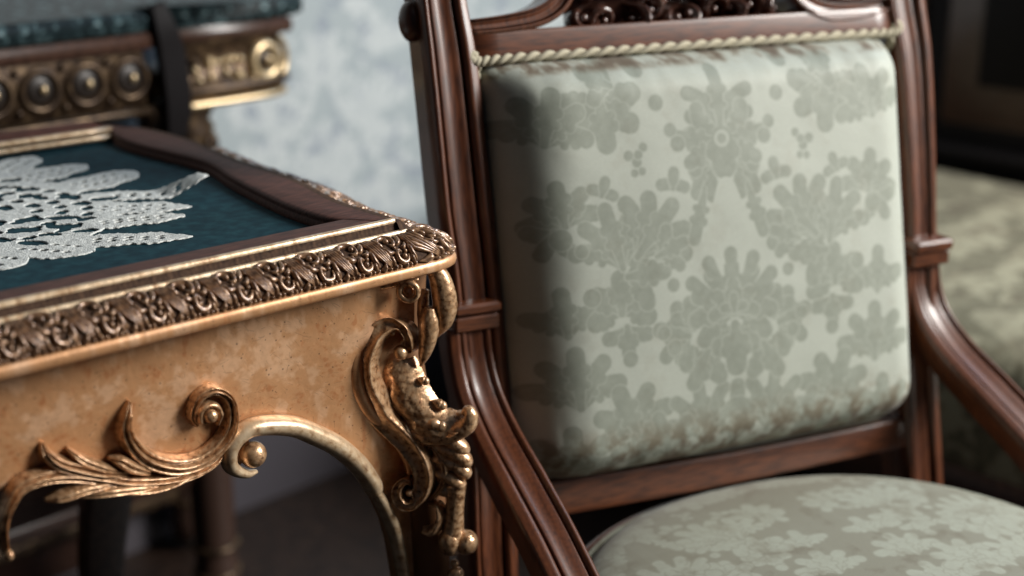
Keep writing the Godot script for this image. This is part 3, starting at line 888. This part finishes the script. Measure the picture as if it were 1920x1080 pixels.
func make_lace():
	leaves = [[-146, -382, -98, -428, 20], [-150, -345, -76, -362, 21], [-122, -290, -53, -311, 23], [-114, -246, -44, -200, 13], [-140, -214, -77, -171, 18], [-158, -172, -92, -150, 16], [-184, -132, -119, -93, 15], [-225, -152, -190, -104, 25], [-268, -150, -240, -106, 26], [-196, -395, -160, -440, 20], [-300, -150, -300, -108, 24]]
	for q in [[-137, -263, 9, 4.5, 10], [-117, -268, 8, 4, -10], [-118, -238, 10, 4.5, 20], [-138, -236, 8, 4, 60], [-178, -180, 12, 4.5, 40], [-171, -158, 9, 3.5, 40], [-150, -350, 9, 4, 20], [-215, -152, 10, 4, 50], [-168, -205, 12, 4, 40], [-190, -215, 11, 4, 45], [-205, -190, 12, 4.5, 50], [-155, -310, 9, 4, -10], [-172, -330, 10, 4.5, 10], [-180, -365, 9, 4, 30], [-232, -178, 11, 4, 60], [-240, -205, 12, 4.5, 60], [-215, -225, 10, 4, 50], [-160, -285, 9, 4, 0], [-185, -300, 8, 4, 0], [-200, -345, 9, 4, 20], [-235, -235, 11, 4, 60], [-155, -190, 7, 3, 40], [-195, -165, 8, 3, 50], [-170, -255, 5, 5, 0], [-190, -262, 5, 5, 0], [-212, -262, 6, 5, 0], [-200, -282, 5, 5, 0], [-222, -290, 7, 5, 0], [-215, -315, 8, 5, 0], [-240, -265, 8, 5, 0], [-255, -235, 8, 5, 0], [-262, -200, 9, 5, 60]]:
		lace_holes.append(q)
	for ring in [[0.36, 13, 5.5, 4.0], [0.56, 22, 6.0, 4.0], [0.76, 30, 6.0, 3.6]]:   # open rings between the close worked leaves
		for i in ring[1]:
			var a: float = TAU * i / ring[1]
			lace_holes.append([-205 + cos(a) * 92 * ring[0], -255 + sin(a) * 118 * ring[0], ring[2], ring[3] * 0.8, rad_to_deg(a) + 90.0])
	for q in leaves:   # rows of small eyelets along every leaf
		var d := Vector2(q[2] - q[0], q[3] - q[1])
		var a := rad_to_deg(d.angle())
		for k in 5:
			var c := Vector2(q[0], q[1]) + d * (0.12 + 0.15 * k)
			for s in [-1, 1]:
				var e: Vector2 = c + d.orthogonal().normalized() * s * q[4] * (0.3 if q[4] > 16 else 0.22)
				lace_holes.append([e.x, e.y, 3.0, 1.6, a])
	for q in lace_holes:
		q.append(cos(deg_to_rad(q[4])))
		q.append(sin(deg_to_rad(q[4])))
	var n := FastNoiseLite.new()
	n.seed = 5
	n.frequency = 0.02
	var g := Geo.new()
	var st := 1.0
	var nx := int(310 / st)
	var nz := int(375 / st)
	var val := PackedFloat32Array()
	val.resize((nx + 1) * (nz + 1))
	for i in nx + 1:
		for j in nz + 1:
			val[i * (nz + 1) + j] = lace_field(-330 + i * st, -455 + j * st)
	var keyed := {}
	var vert := func(i: int, j: int, k: int, l: int) -> int:   # point on a grid edge, or a corner
		var id := ((i * 400 + j) * 400 + k) * 400 + l
		if keyed.has(id):
			return keyed[id]
		var a: float = val[i * (nz + 1) + j]
		var b: float = val[k * (nz + 1) + l]
		var t := 0.0 if (i == k and j == l) else a / (a - b)
		var x := -330 + (i + (k - i) * t) * st
		var z := -455 + (j + (l - j) * t) * st
		var y := lace_y(x, z, n)
		g.add(Vector3(x, y, z) * 0.001)
		g.add(Vector3(x, y - 1.1, z) * 0.001)
		keyed[id] = g.v.size() - 2
		return keyed[id]
	for i in nx:
		for j in nz:
			var c := [[i, j], [i, j + 1], [i + 1, j + 1], [i + 1, j]]
			var poly := []
			var cut := []
			var any := false
			for k in 4:
				if val[c[k][0] * (nz + 1) + c[k][1]] > 0:
					any = true
			if not any:
				continue
			for k in 4:
				var p: Array = c[k]
				var q: Array = c[(k + 1) % 4]
				var a: float = val[p[0] * (nz + 1) + p[1]]
				var b: float = val[q[0] * (nz + 1) + q[1]]
				if a > 0:
					poly.append(vert.call(p[0], p[1], p[0], p[1]))
				if (a > 0) != (b > 0):
					var e: int
					if p[0] < q[0] or (p[0] == q[0] and p[1] < q[1]):
						e = vert.call(p[0], p[1], q[0], q[1])
					else:
						e = vert.call(q[0], q[1], p[0], p[1])
					poly.append(e)
					cut.append([e, a > 0])
			for k in range(1, poly.size() - 1):
				g.tri(poly[0], poly[k], poly[k + 1])
			if cut.size() == 2:   # wall from leaving to entering
				var a: int = cut[0][0] if cut[0][1] else cut[1][0]
				var b: int = cut[1][0] if cut[0][1] else cut[0][0]
				g.quad(b, a, a + 1, b + 1)
	var o := build(g, "lace_doily", M.lace)
	o.position = Vector3(-0.0881, 0.76, -1.0222)
	o.rotation.y = deg_to_rad(40.9)
	o.set_meta("label", "white crocheted lace doily with leaf shaped points lying on the green leather")
	o.set_meta("category", "doily")

# ------------------------------------------------------------------ armchair
func make_chair():
	var t := thing("armchair", "mahogany armchair with pale green damask back cushion and round domed seat", "armchair", Vector3(.201, 0, -1.211), deg_to_rad(24))
	var tb := Transform3D(Basis(Vector3.RIGHT, deg_to_rad(-12)), Vector3(0, .477, 0))
	var at_back := func(o: Node3D) -> Node3D:
		o.transform = tb
		return o
	var g := Geo.new()
	var F := Vector3.BACK
	# posts
	for q in [[[-249, -120, -246, -40, -241, 60, -241, 200, -243, 260, -245, 378, -248, 430, -250, 500], [.021, .021, .021, .022, .0235, .0225, .0205, .02]], [[213, -120, 213, -40, 213, 60, 220, 150, 226.5, 200, 227, 345, 219, 413, 214, 500], [.022, .022, .022, .019, .0155, .0195, .0225, .022]]]:
		g = Geo.new()
		sweep(g, xy(q[0], -0.022), F, q[1], [.042], "reeded", 60)
		at_back.call(build(g, "back_post", M.mahogany, t))
	g = Geo.new()
	g.ball(Vector3(-.271, .418, -.004), Vector3(.010, .017, .012), Basis(), 16, 12)
	at_back.call(build(g, "turned_knob", M.mahogany, t))
	# rails
	g = Geo.new()
	sweep(g, xy([-228, 391, -100, 391, 0, 391, 100, 391, 203, 391], -0.02), F, [.0145], [.036], "slab", 20)
	at_back.call(build(g, "top_rail", M.mahogany_rail, t))
	g = Geo.new()
	sweep(g, xy([-225, 3, -100, -2, 0, -4, 100, -4, 198, -4], -0.02), F, [.017, .015, .0145], [.038], "slab", 20)
	at_back.call(build(g, "lower_rail", M.mahogany_rail, t))
	for q in [[[-226, 409, -190, 411, -160, 416, -141, 428, -133, 448, -132, 500], [.007, .008, .009, .0095, .009, .009]], [[199, 409, 170, 407, 135, 408, 110, 417, 98, 435, 96, 500], [.007, .012, .014, .012, .0095, .009]]]:
		g = Geo.new()
		sweep(g, xy(q[0], -0.02), F, q[1], [.038], "reeded", 40)
		at_back.call(build(g, "crest_bracket", M.mahogany, t))
	# openwork carving of the crest
	g = Geo.new()
	g.box(Vector3(-.02, .455, -.014), Vector3(.21, .10, .008))
	at_back.call(build(g, "crest_board", M.dark_carved_wood, t))
	var rng := RandomNumberGenerator.new()
	rng.seed = 77
	for k in 15:
		for s in [-1, 1]:
			g = Geo.new()
			var cx: float = -18.0 + s * (7 + (k % 5) * 22 + rng.randf_range(-5, 5))
			var cy: float = 411.0 + (k / 5) * 23 + rng.randf_range(-5, 5)
			var r := rng.randf_range(10, 16)
			var a0 := rng.randf() * TAU
			var pts := []
			for i in 8:
				var a: float = a0 + s * i * 0.75
				var rr := r * (1.0 - i * 0.09)
				pts.append(Vector3(cx + cos(a) * rr, cy + sin(a) * rr, -10.0) * 0.001)
			sweep(g, pts, F, [.001, .0045, .0055, .0045, .0032, .0015], [.006, .016 + .004 * (k % 3), .020 + .004 * (k % 3), .018, .014, .006], "round", 24)
			g.ball(Vector3(cx, cy, 2.0) * 0.001, Vector3.ONE * 0.0035, Basis(), 10, 7)
			at_back.call(build(g, "carved_curl", M.dark_carved_wood, t))
	# cushion of the back
	g = Geo.new()
	var u0 := -.221
	var u1 := .195
	var v0 := .014
	var v1 := .379
	var NN := 72
	var rows := []
	var lift := FastNoiseLite.new()
	lift.seed = 3
	lift.frequency = 7.0
	for i in NN + 1:
		var row := []
		for j in NN + 1:
			var a := sin((i / float(NN) - 0.5) * PI)
			var b := sin((j / float(NN) - 0.5) * PI)
			a = lerpf(a, (i / float(NN) - 0.5) * 2.0, 0.15)
			b = lerpf(b, (j / float(NN) - 0.5) * 2.0, 0.15)
			var ea := minf(1.0, (1.0 - absf(a)) * 0.21 / (0.062 if a < 0.0 else 0.045))
			var eb := minf(1.0, (1.0 - absf(b)) * 0.1825 / 0.036)
			var d := sqrt(maxf(0.0, 1.0 - pow(1.0 - ea, 2.0))) * sqrt(maxf(0.0, 1.0 - pow(1.0 - eb, 2.0)))
			var u := lerpf(u0, u1, a * 0.5 + 0.5)
			var v := lerpf(v0, v1, b * 0.5 + 0.5)
			var r := .042
			if v < v0 + r:
				var du := r - sqrt(maxf(0.0, r * r - pow(r - (v - v0), 2.0)))
				var uc := (u0 + u1) / 2
				u = uc + (u - uc) * (1.0 - 2.0 * du / (u1 - u0))
			var z := -.004 + d * (.062 + .010 * (1 - a * a) * (1 - b * b)) + d * 0.0015 * lift.get_noise_2d(u, v)
			var hem := minf(v - v0, v1 - v)
			z += 0.0016 * exp(-pow(hem / 0.022, 2)) * sin(u * 260.0 + 5.0 * lift.get_noise_2d(u * 2.0, 3.0)) * d + 0.0011 * exp(-pow((hem - 0.03) / 0.03, 2)) * lift.get_noise_2d(u * 9.0, v * 2.0) * d
			# corners of the pad are rounded
			var p := Vector3(u, v, z)
			row.append(p)
		rows.append(row)
	g.grid(rows, false, true)
	for i in g.v.size():
		var p := g.v[i]
		g.uv[i] = Vector2(0.5 + (p.x + 0.024) / 0.42, (0.42 - p.y - 0.02) / 0.42)
	at_back.call(build(g, "back_cushion", M.damask_back, t))
	# twisted cord round the cushion
	g = Geo.new()
	var line := [Vector3(-.223, .02, .003), Vector3(-.2235, .2, .004), Vector3(-.2235, .372, .006), Vector3(-.219, .3805, .008), Vector3(-.1, .3815, .012), Vector3(.05, .3815, .012), Vector3(.196, .3805, .009), Vector3(.2015, .374, .006), Vector3(.2015, .2, .004), Vector3(.2005, .02, .003)]
	for s in 2:
		var pts := []
		for i in 301:
			var f := i / 300.0
			var p: Vector3 = cat(line, f)
			var tg: Vector3 = (cat(line, minf(f + .01, 1)) - cat(line, maxf(f - .01, 0))).normalized()
			var u := (F - tg * F.dot(tg)).normalized()
			var a: float = f * TAU * 44.0 + s * PI
			pts.append(p + (u * sin(a) + tg.cross(u) * cos(a)) * 0.0022 + Vector3(0, 0, .012 * smoothstep(.355, .379, p.y) - .004))
		sweep(g, pts, F, [.0025], [.0025], "tube", 600)
	at_back.call(build(g, "cord_trim", M.cord, t))
	# arm blocks and curved arms
	for s in [-1, 1]:
		var u: float = -.246 if s < 0 else .2235
		g = Geo.new()
		g.box(Vector3(u, .656, -.026), Vector3(.044, .011, .050) if s > 0 else Vector3(.0425, .009, .034), .0022)
		g.box(Vector3(u, .643, -.027), Vector3(.043, .014, .044) if s > 0 else Vector3(.0405, .013, .032), .0015)
		build(g, "arm_block", M.mahogany_rail, t, true)
		g = Geo.new()
		var pts := []
		for q in [[-.018, .648], [-.012, .618], [.004, .586], [.036, .556], [.080, .528], [.126, .500], [.168, .470], [.205, .445], [.225, .40]]:
			pts.append(Vector3(u + s * 0.004 + q[0] * (0.24 if s > 0 else 0.10), q[1], q[0]))
		sweep(g, pts, Vector3(0, .6, 1), [.0195, .0195, .020, .021, .021, .021, .021], [.026, .027, .028, .03, .03, .03, .03], "reeded", 50)
		# thickness lies behind the face
		for i in g.v.size():
			g.v[i] -= Vector3(0, .6, 1).normalized() * 0.026
		build(g, "curved_arm", M.mahogany, t)
	# seat: domed pad, piping, wooden rim, legs
	var sc := Vector3(-.005, 0, .245)
	var outline := func(a: float, k: float) -> Vector3:
		var c := cos(a)
		var s := sin(a)
		return sc + Vector3(signf(c) * pow(absf(c), 0.9) * .238 * k, 0, signf(s) * pow(absf(s), 0.9) * .240 * k)
	g = Geo.new()
	rows = []
	for i in 22:
		var row := []
		for j in 72:
			var f := i / 21.0
			var k := sin(f * PI / 2)
			var h := .439 + .043 * pow(cos(f * PI / 2), 0.72)
			row.append(outline.call(-TAU * j / 72, k) + Vector3(0, h, 0))
		rows.append(row)
	rows.reverse()
	g.grid(rows, true)
	build(g, "seat_pad", M.damask_seat, t)
	for q in [[1.012, .4405, .0060, "seat_piping", M.damask_seat], [1.035, .431, .0125, "seat_rim", M.mahogany]]:
		g = Geo.new()
		var pts := []
		for j in 97:
			pts.append(outline.call(TAU * j / 96, q[0]) + Vector3(0, q[1], 0))
		sweep(g, pts, Vector3.UP, [q[2]], [q[2]], "tube", 120)
		build(g, q[3], q[4], t)
	g = Geo.new()
	rows = []
	for y in [.375, .44]:
		var row := []
		for j in 72:
			row.append(outline.call(-TAU * j / 72, 1.03) + Vector3(0, y, 0))
		rows.append(row)
	g.grid(rows, true)
	build(g, "seat_rail", M.mahogany, t)
	for q in [[-.2, .03], [.2, .03], [-.18, .44], [.18, .44]]:
		g = Geo.new()
		g.lathe(Vector3(q[0], 0, q[1]), [[.014, 0], [.02, .02], [.016, .05], [.02, .2], [.024, .3], [.028, .38]])
		build(g, "leg", M.mahogany, t)

# ------------------------------------------------------------------ console table against the wall
func make_console():
	var t := thing("console_table", "console table with dark marble top and gilt frieze of round bosses", "console table", Vector3(-.403, 0, -1.638), PI / 4)
	# local x runs along the wall, z towards the room; the right end of the frieze is at x = .19
	var g := Geo.new()
	var plan := []
	for q in [[-.9, -.30], [-.9, .012], [-.022, .012], [-.018, -.012], [.02, -.012], [.024, .012], [.16, .012], [.205, -.002], [.232, -.04], [.238, -.10], [.238, -.30]]:
		plan.append(Vector2(q[0], q[1]))
	var rows := []
	for k in [[.0, .828, .010], [.0, .838, .0], [.0, .815, .0], [.0, .808, .006]]:
		pass
	for k in [[.816, .010], [.820, .001], [.832, .0], [.838, .003], [.8402, .008], [.8405, .014], [.8406, .03]]:
		var row := []
		for i in plan.size():
			var p: Vector2 = plan[i]
			var c := Vector2(-.3, -.15)
			var d: Vector2 = (c - p).normalized() * k[1]
			row.append(Vector3(p.x + d.x, k[0], p.y + d.y))
		rows.append(row)
	g.grid(rows, true)
	g.fan(rows[0], true)
	g.fan(rows[6])
	build(g, "marble_top", M.marble, t)
	# frieze left of the pilaster, and the rounded end block
	g = Geo.new()
	g.box(Vector3(-.46, .769, -.02), Vector3(.88, .078, .03), .002)
	build(g, "frieze_board", M.console_gilt, t)
	g = Geo.new()
	g.box(Vector3(-.45, .806, -.012), Vector3(.90, .018, .034), .003)
	g.box(Vector3(.1, .806, -.012), Vector3(.17, .018, .034), .003)
	build(g, "top_moulding", M.dark_wood, t)
	var arc := func(y: float, o: float) -> Array:
		var row := []
		for q in [[.024, -.05], [.024, -.003], [.03, .0], [.09, .0], [.14, -.002], [.165, -.008], [.18, -.02], [.188, -.04], [.19, -.08], [.19, -.30]]:
			var nx: float = 1.0 if q[0] > .185 else (0.7 if q[0] > .16 else 0.0)
			var nz: float = 1.0 if q[0] < .16 else (0.7 if q[0] < .185 else 0.0)
			row.append(Vector3(q[0] + nx * o, y, q[1] + nz * o))
		return row
	g = Geo.new()
	g.grid([arc.call(.722, .0), arc.call(.724, .002), arc.call(.732, .003), arc.call(.738, .012), arc.call(.744, .011), arc.call(.748, .001), arc.call(.79, -.001), arc.call(.797, .006), arc.call(.80, .006)])
	build(g, "end_block", M.console_gilt, t)
	g = Geo.new()
	sweep(g, [Vector3(.024, .7235, .002), Vector3(.09, .7235, .003), Vector3(.14, .7235, .002), Vector3(.166, .7235, -.005), Vector3(.184, .7235, -.022), Vector3(.19, .7235, -.06), Vector3(.19, .7235, -.2)], Vector3.UP, [.0045], [.0045], "tube", 30)
	build(g, "lower_bead", M.console_bright_gilt, t)
	g = Geo.new()
	sweep(g, [Vector3(-.9, .7265, .002), Vector3(-.4, .7265, .002), Vector3(-.02, .7265, .002)], Vector3.UP, [.0042], [.0042], "tube", 12)
	build(g, "lower_bead", M.console_gilt, t)
	# bosses
	for i in 9:
		var x := -.041 - i * .0548
		g = Geo.new()
		g.ring(Vector3(x, .7645, -.004), .0215, .0040, Basis(), 32, 8)
		var b := build(g, "boss_ring", M.console_gilt, t)
		g = Geo.new()
		g.ball(Vector3(x, .7645, -.005), Vector3(.0165, .0165, .0035), Basis(), 18, 10)
		build(g, "boss_hollow", M.dark_bronze, b)
		g = Geo.new()
		g.ball(Vector3(x + .002, .766, .0005), Vector3(.0045, .0055, .004), Basis(), 12, 8)
		build(g, "boss_bead", M.console_bright_gilt, b)
		for s in [[-.027, .022], [-.027, -.022]]:
			g = Geo.new()
			g.ball(Vector3(x + s[0], .7645 + s[1], -.004), Vector3(.0042, .005, .005), Basis(), 10, 7)
			build(g, "boss_leaf", M.console_gilt, b)
	# ornament of the end block: scroll leaves and a round boss
	var rng := RandomNumberGenerator.new()
	rng.seed = 9
	for q in [[38, 772, 6], [46, 766, 7], [55, 774, 6.5], [63, 767, 7], [71, 776, 6], [80, 768, 7], [88, 760, 6.5], [96, 755, 6], [103, 768, 7], [92, 778, 6], [66, 756, 5.5], [48, 755, 5], [108, 752, 6], [118, 748, 5]]:
		g = Geo.new()
		var pts := []
		for i in 6:
			var a: float = rng.randf() * 0.8 + q[0] * 0.3 + i * 0.8
			pts.append(Vector3(q[0] + cos(a) * q[2] * (1 - i * .1), q[1] + sin(a) * q[2] * (1 - i * .1), -1.0) * 0.001)
		sweep(g, pts, Vector3.BACK, [.001, .0035, .0038, .003, .001], [.004, .009, .01, .008, .004], "round", 14)
		build(g, "scroll_leaf", M.console_bright_gilt if q[0] > 40 else M.console_gilt, t)
	g = Geo.new()
	g.ring(Vector3(.142, .7655, .001), .019, .0065, Basis(Vector3.UP, 0.1), 32, 10)
	g.ring(Vector3(.160, .7655, -.004), .026, .0045, Basis(Vector3.UP, 0.4), 32, 10, -1.4, 1.4)
	var eb := build(g, "end_boss", M.console_bright_gilt, t)
	g = Geo.new()
	g.ball(Vector3(.142, .7655, -.001), Vector3(.0135, .0135, .006))
	build(g, "boss_hollow", M.dark_bronze, eb)
	g = Geo.new()
	g.ball(Vector3(.144, .767, .006), Vector3(.0055, .006, .005))
	build(g, "boss_bead", M.console_bright_gilt, eb)
	# dark pilaster in the notch
	g = Geo.new()
	sweep(g, [Vector3(-.004, .846, -.004), Vector3(.001, .82, .002), Vector3(.008, .79, .001), Vector3(.012, .75, .0), Vector3(.013, .72, -.002), Vector3(.010, .69, -.006)], Vector3.BACK, [.008, .013, .0165, .017, .0165, .012], [.012], "slab", 24)
	build(g, "dark_pilaster", M.ebonised, t)
	# legs with gilt capital and rings
	for q in [[.052, -.045], [-.55, -.045], [.15, -.26], [-.55, -.26]]:
		g = Geo.new()
		g.lathe(Vector3(q[0], 0, q[1]), [[.030, .02], [.034, .05], [.028, .09], [.026, .12], [.028, .15], [.030, .35], [.032, .5], [.034, .63]], 20)
		var leg := build(g, "leg", M.leg_wood, t)
		g = Geo.new()
		g.lathe(Vector3(q[0], 0, q[1]), [[.034, .63], [.038, .64], [.030, .652], [.031, .675], [.036, .69], [.030, .70], [.036, .712], [.034, .722]], 20)
		for k in 10:
			var a := TAU * k / 10
			g.ball(Vector3(q[0] + cos(a) * .034, .668, q[1] + sin(a) * .034), Vector3(.0055, .014, .0055), Basis(), 8, 7)
		build(g, "capital", M.console_gilt, leg)
		for y in [.085, .125, .44]:
			g = Geo.new()
			g.ring(Vector3(q[0], y, q[1]), .0295, .0042, Basis(Vector3.RIGHT, PI / 2), 24, 8)
			build(g, "gilt_ring", M.console_gilt, leg)
	g = Geo.new()
	g.box(Vector3(-.32, .235, -.15), Vector3(.70, .022, .22))
	build(g, "lower_shelf", M.dark_wood, t)
	g = Geo.new()
	g.box(Vector3(-.2, .10, -.26), Vector3(.75, .02, .02))
	build(g, "stretcher", M.console_gilt, t)
	g = Geo.new()
	g.box(Vector3(-.43, .34, -.292), Vector3(.9, .64, .012))
	build(g, "back_panel", M.dark_wood, t)

# ------------------------------------------------------------------ settee and cabinet on the right
func make_right_side():
	# x of this frame points along the console's wall, z into the room along the second wall
	var t := thing("settee", "low settee in worn brownish green damask beside the dark cabinet", "settee", Vector3.ZERO, PI / 4)
	var g := Geo.new()
	var rows := []
	for i in 30:
		var f := i / 29.0
		var row := []
		var pr := [[2.22, .470], [2.12, .478], [1.98, .484], [1.82, .484], [1.68, .478], [1.60, .466], [1.54, .446], [1.515, .415], [1.51, .37], [1.515, .32], [1.52, .29]]
		for q in pr:
			row.append(Vector3(q[0], q[1] + .004 * sin(f * 9.0 + q[0] * 20.0), lerpf(-1.62, .1, f)))
		rows.append(row)
	g.grid(rows)
	build(g, "seat_pad", M.damask_sofa, t)
	g = Geo.new()
	g.box(Vector3(1.87, .245, -.76), Vector3(.68, .085, 1.70))
	build(g, "seat_rail", M.dark_wood, t)
	for q in [[1.56, -1.55], [1.56, .04], [2.16, -1.55], [2.16, .04]]:
		g = Geo.new()
		g.lathe(Vector3(q[0], 0, q[1]), [[.016, 0], [.024, .03], [.018, .07], [.026, .2]])
		build(g, "leg", M.dark_wood, t)
	rebase(t, Vector3(1.87, 0, -.76))
	var c := thing("dark_cabinet", "tall black wooden cabinet standing behind the settee at the right edge", "cabinet", Vector3.ZERO, PI / 4)
	c.set_meta("label", "tall black wooden cabinet standing behind the settee")
	g = Geo.new()
	g.box(Vector3(2.46, .62, -1.23), Vector3(.40, 1.22, .95), .004)
	build(g, "carcass", M.ebonised, c)
	g = Geo.new()
	g.box(Vector3(2.252, .50, -1.23), Vector3(.03, .035, .96), .006)
	build(g, "base_moulding", M.ebonised, c)
	for z in [-1.45, -1.0]:
		g = Geo.new()
		g.box(Vector3(2.255, .88, z), Vector3(.016, .66, .40), .005)
		var d := build(g, "door", M.dark_wood, c)
		g = Geo.new()
		g.box(Vector3(2.246, .88, z), Vector3(.012, .52, .27), .005)
		build(g, "door_panel", M.ebonised, d)
	rebase(c, Vector3(2.46, 0, -1.23))

# ------------------------------------------------------------------ scene
func _ready():
	var cam := Camera3D.new()
	cam.name = "camera"
	var at := CameraAttributesPhysical.new()
	at.frustum_focal_length = 59.27
	at.frustum_focus_distance = 1.045
	at.exposure_aperture = 3.1
	at.frustum_near = 0.05
	at.frustum_far = 60.0
	cam.attributes = at
	cam.fov = 22.893
	cam.near = 0.05
	cam.far = 60.0
	cam.position = Vector3(0, 1.04, 0)
	cam.rotation_degrees = Vector3(-18.0668, 0, 0)
	add_child(cam)
	cam.current = true
	var we := WorldEnvironment.new()
	var e := Environment.new()
	e.background_mode = Environment.BG_COLOR
	e.background_color = L(.012, .017, .024)
	e.tonemap_mode = Environment.TONE_MAPPER_LINEAR
	e.tonemap_exposure = 0.95
	e.sdfgi_enabled = true
	e.ssao_enabled = true
	e.ssil_enabled = true
	we.environment = e
	add_child(we)
	# daylight from a tall window to the right of the camera, a second one farther along, and a faint added overhead fill that is no window
	for q in [[Vector3(2.35, 1.95, -.92), Vector3(.1, .6, -1.15), Vector2(.85, 1.2), 14.0, Color(1.0, .99, .97)], [Vector3(1.5, 2.4, -2.5), Vector3(.1, .6, -1.2), Vector2(.8, 1.0), 1.8, Color(.74, .86, 1.0)], [Vector3(.9, 2.7, -.2), Vector3(.1, .6, -1.2), Vector2(1.0, 1.0), 0.07, Color(.92, .96, 1.0)]]:
		var l := AreaLight3D.new()
		l.name = "window_and_fill_light"
		l.area_size = q[2]
		l.light_energy = q[3]
		l.light_color = q[4]
		l.shadow_enabled = true
		l.area_range = 12.0
		add_child(l, true)
		l.look_at_from_position(q[0], q[1], Vector3.UP)
	make_materials()
	# setting
	var g := Geo.new()
	g.grid([[Vector3(-6, 0, 3), Vector3(6, 0, 3)], [Vector3(-6, 0, -6), Vector3(6, 0, -6)]])
	structure(build(g, "floor", M.floor_wood, self, true), "dark polished wooden floor")
	g = Geo.new()
	g.box(Vector3(-.6, 1.35, -1.81), Vector3(7, 2.7, .1))
	var w := build(g, "wall", M.wallpaper, self, true)
	w.rotation.y = PI / 4
	structure(w, "wall covered in silvery grey blue damask paper")
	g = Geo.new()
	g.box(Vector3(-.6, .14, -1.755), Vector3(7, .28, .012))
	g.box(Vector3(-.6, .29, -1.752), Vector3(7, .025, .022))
	w = build(g, "wall_shade_band", M.wall_shade_band, self, true)  # dark strip and ledge added, shade of the lower wall put into their colour
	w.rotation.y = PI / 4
	structure(w, "added dark mauve grey band standing in for shade along the foot of the papered wall")
	rebase(make_table(), Vector3(-.4, -.76, -.25))
	make_lace()
	make_chair()
	make_console()
	make_right_side()
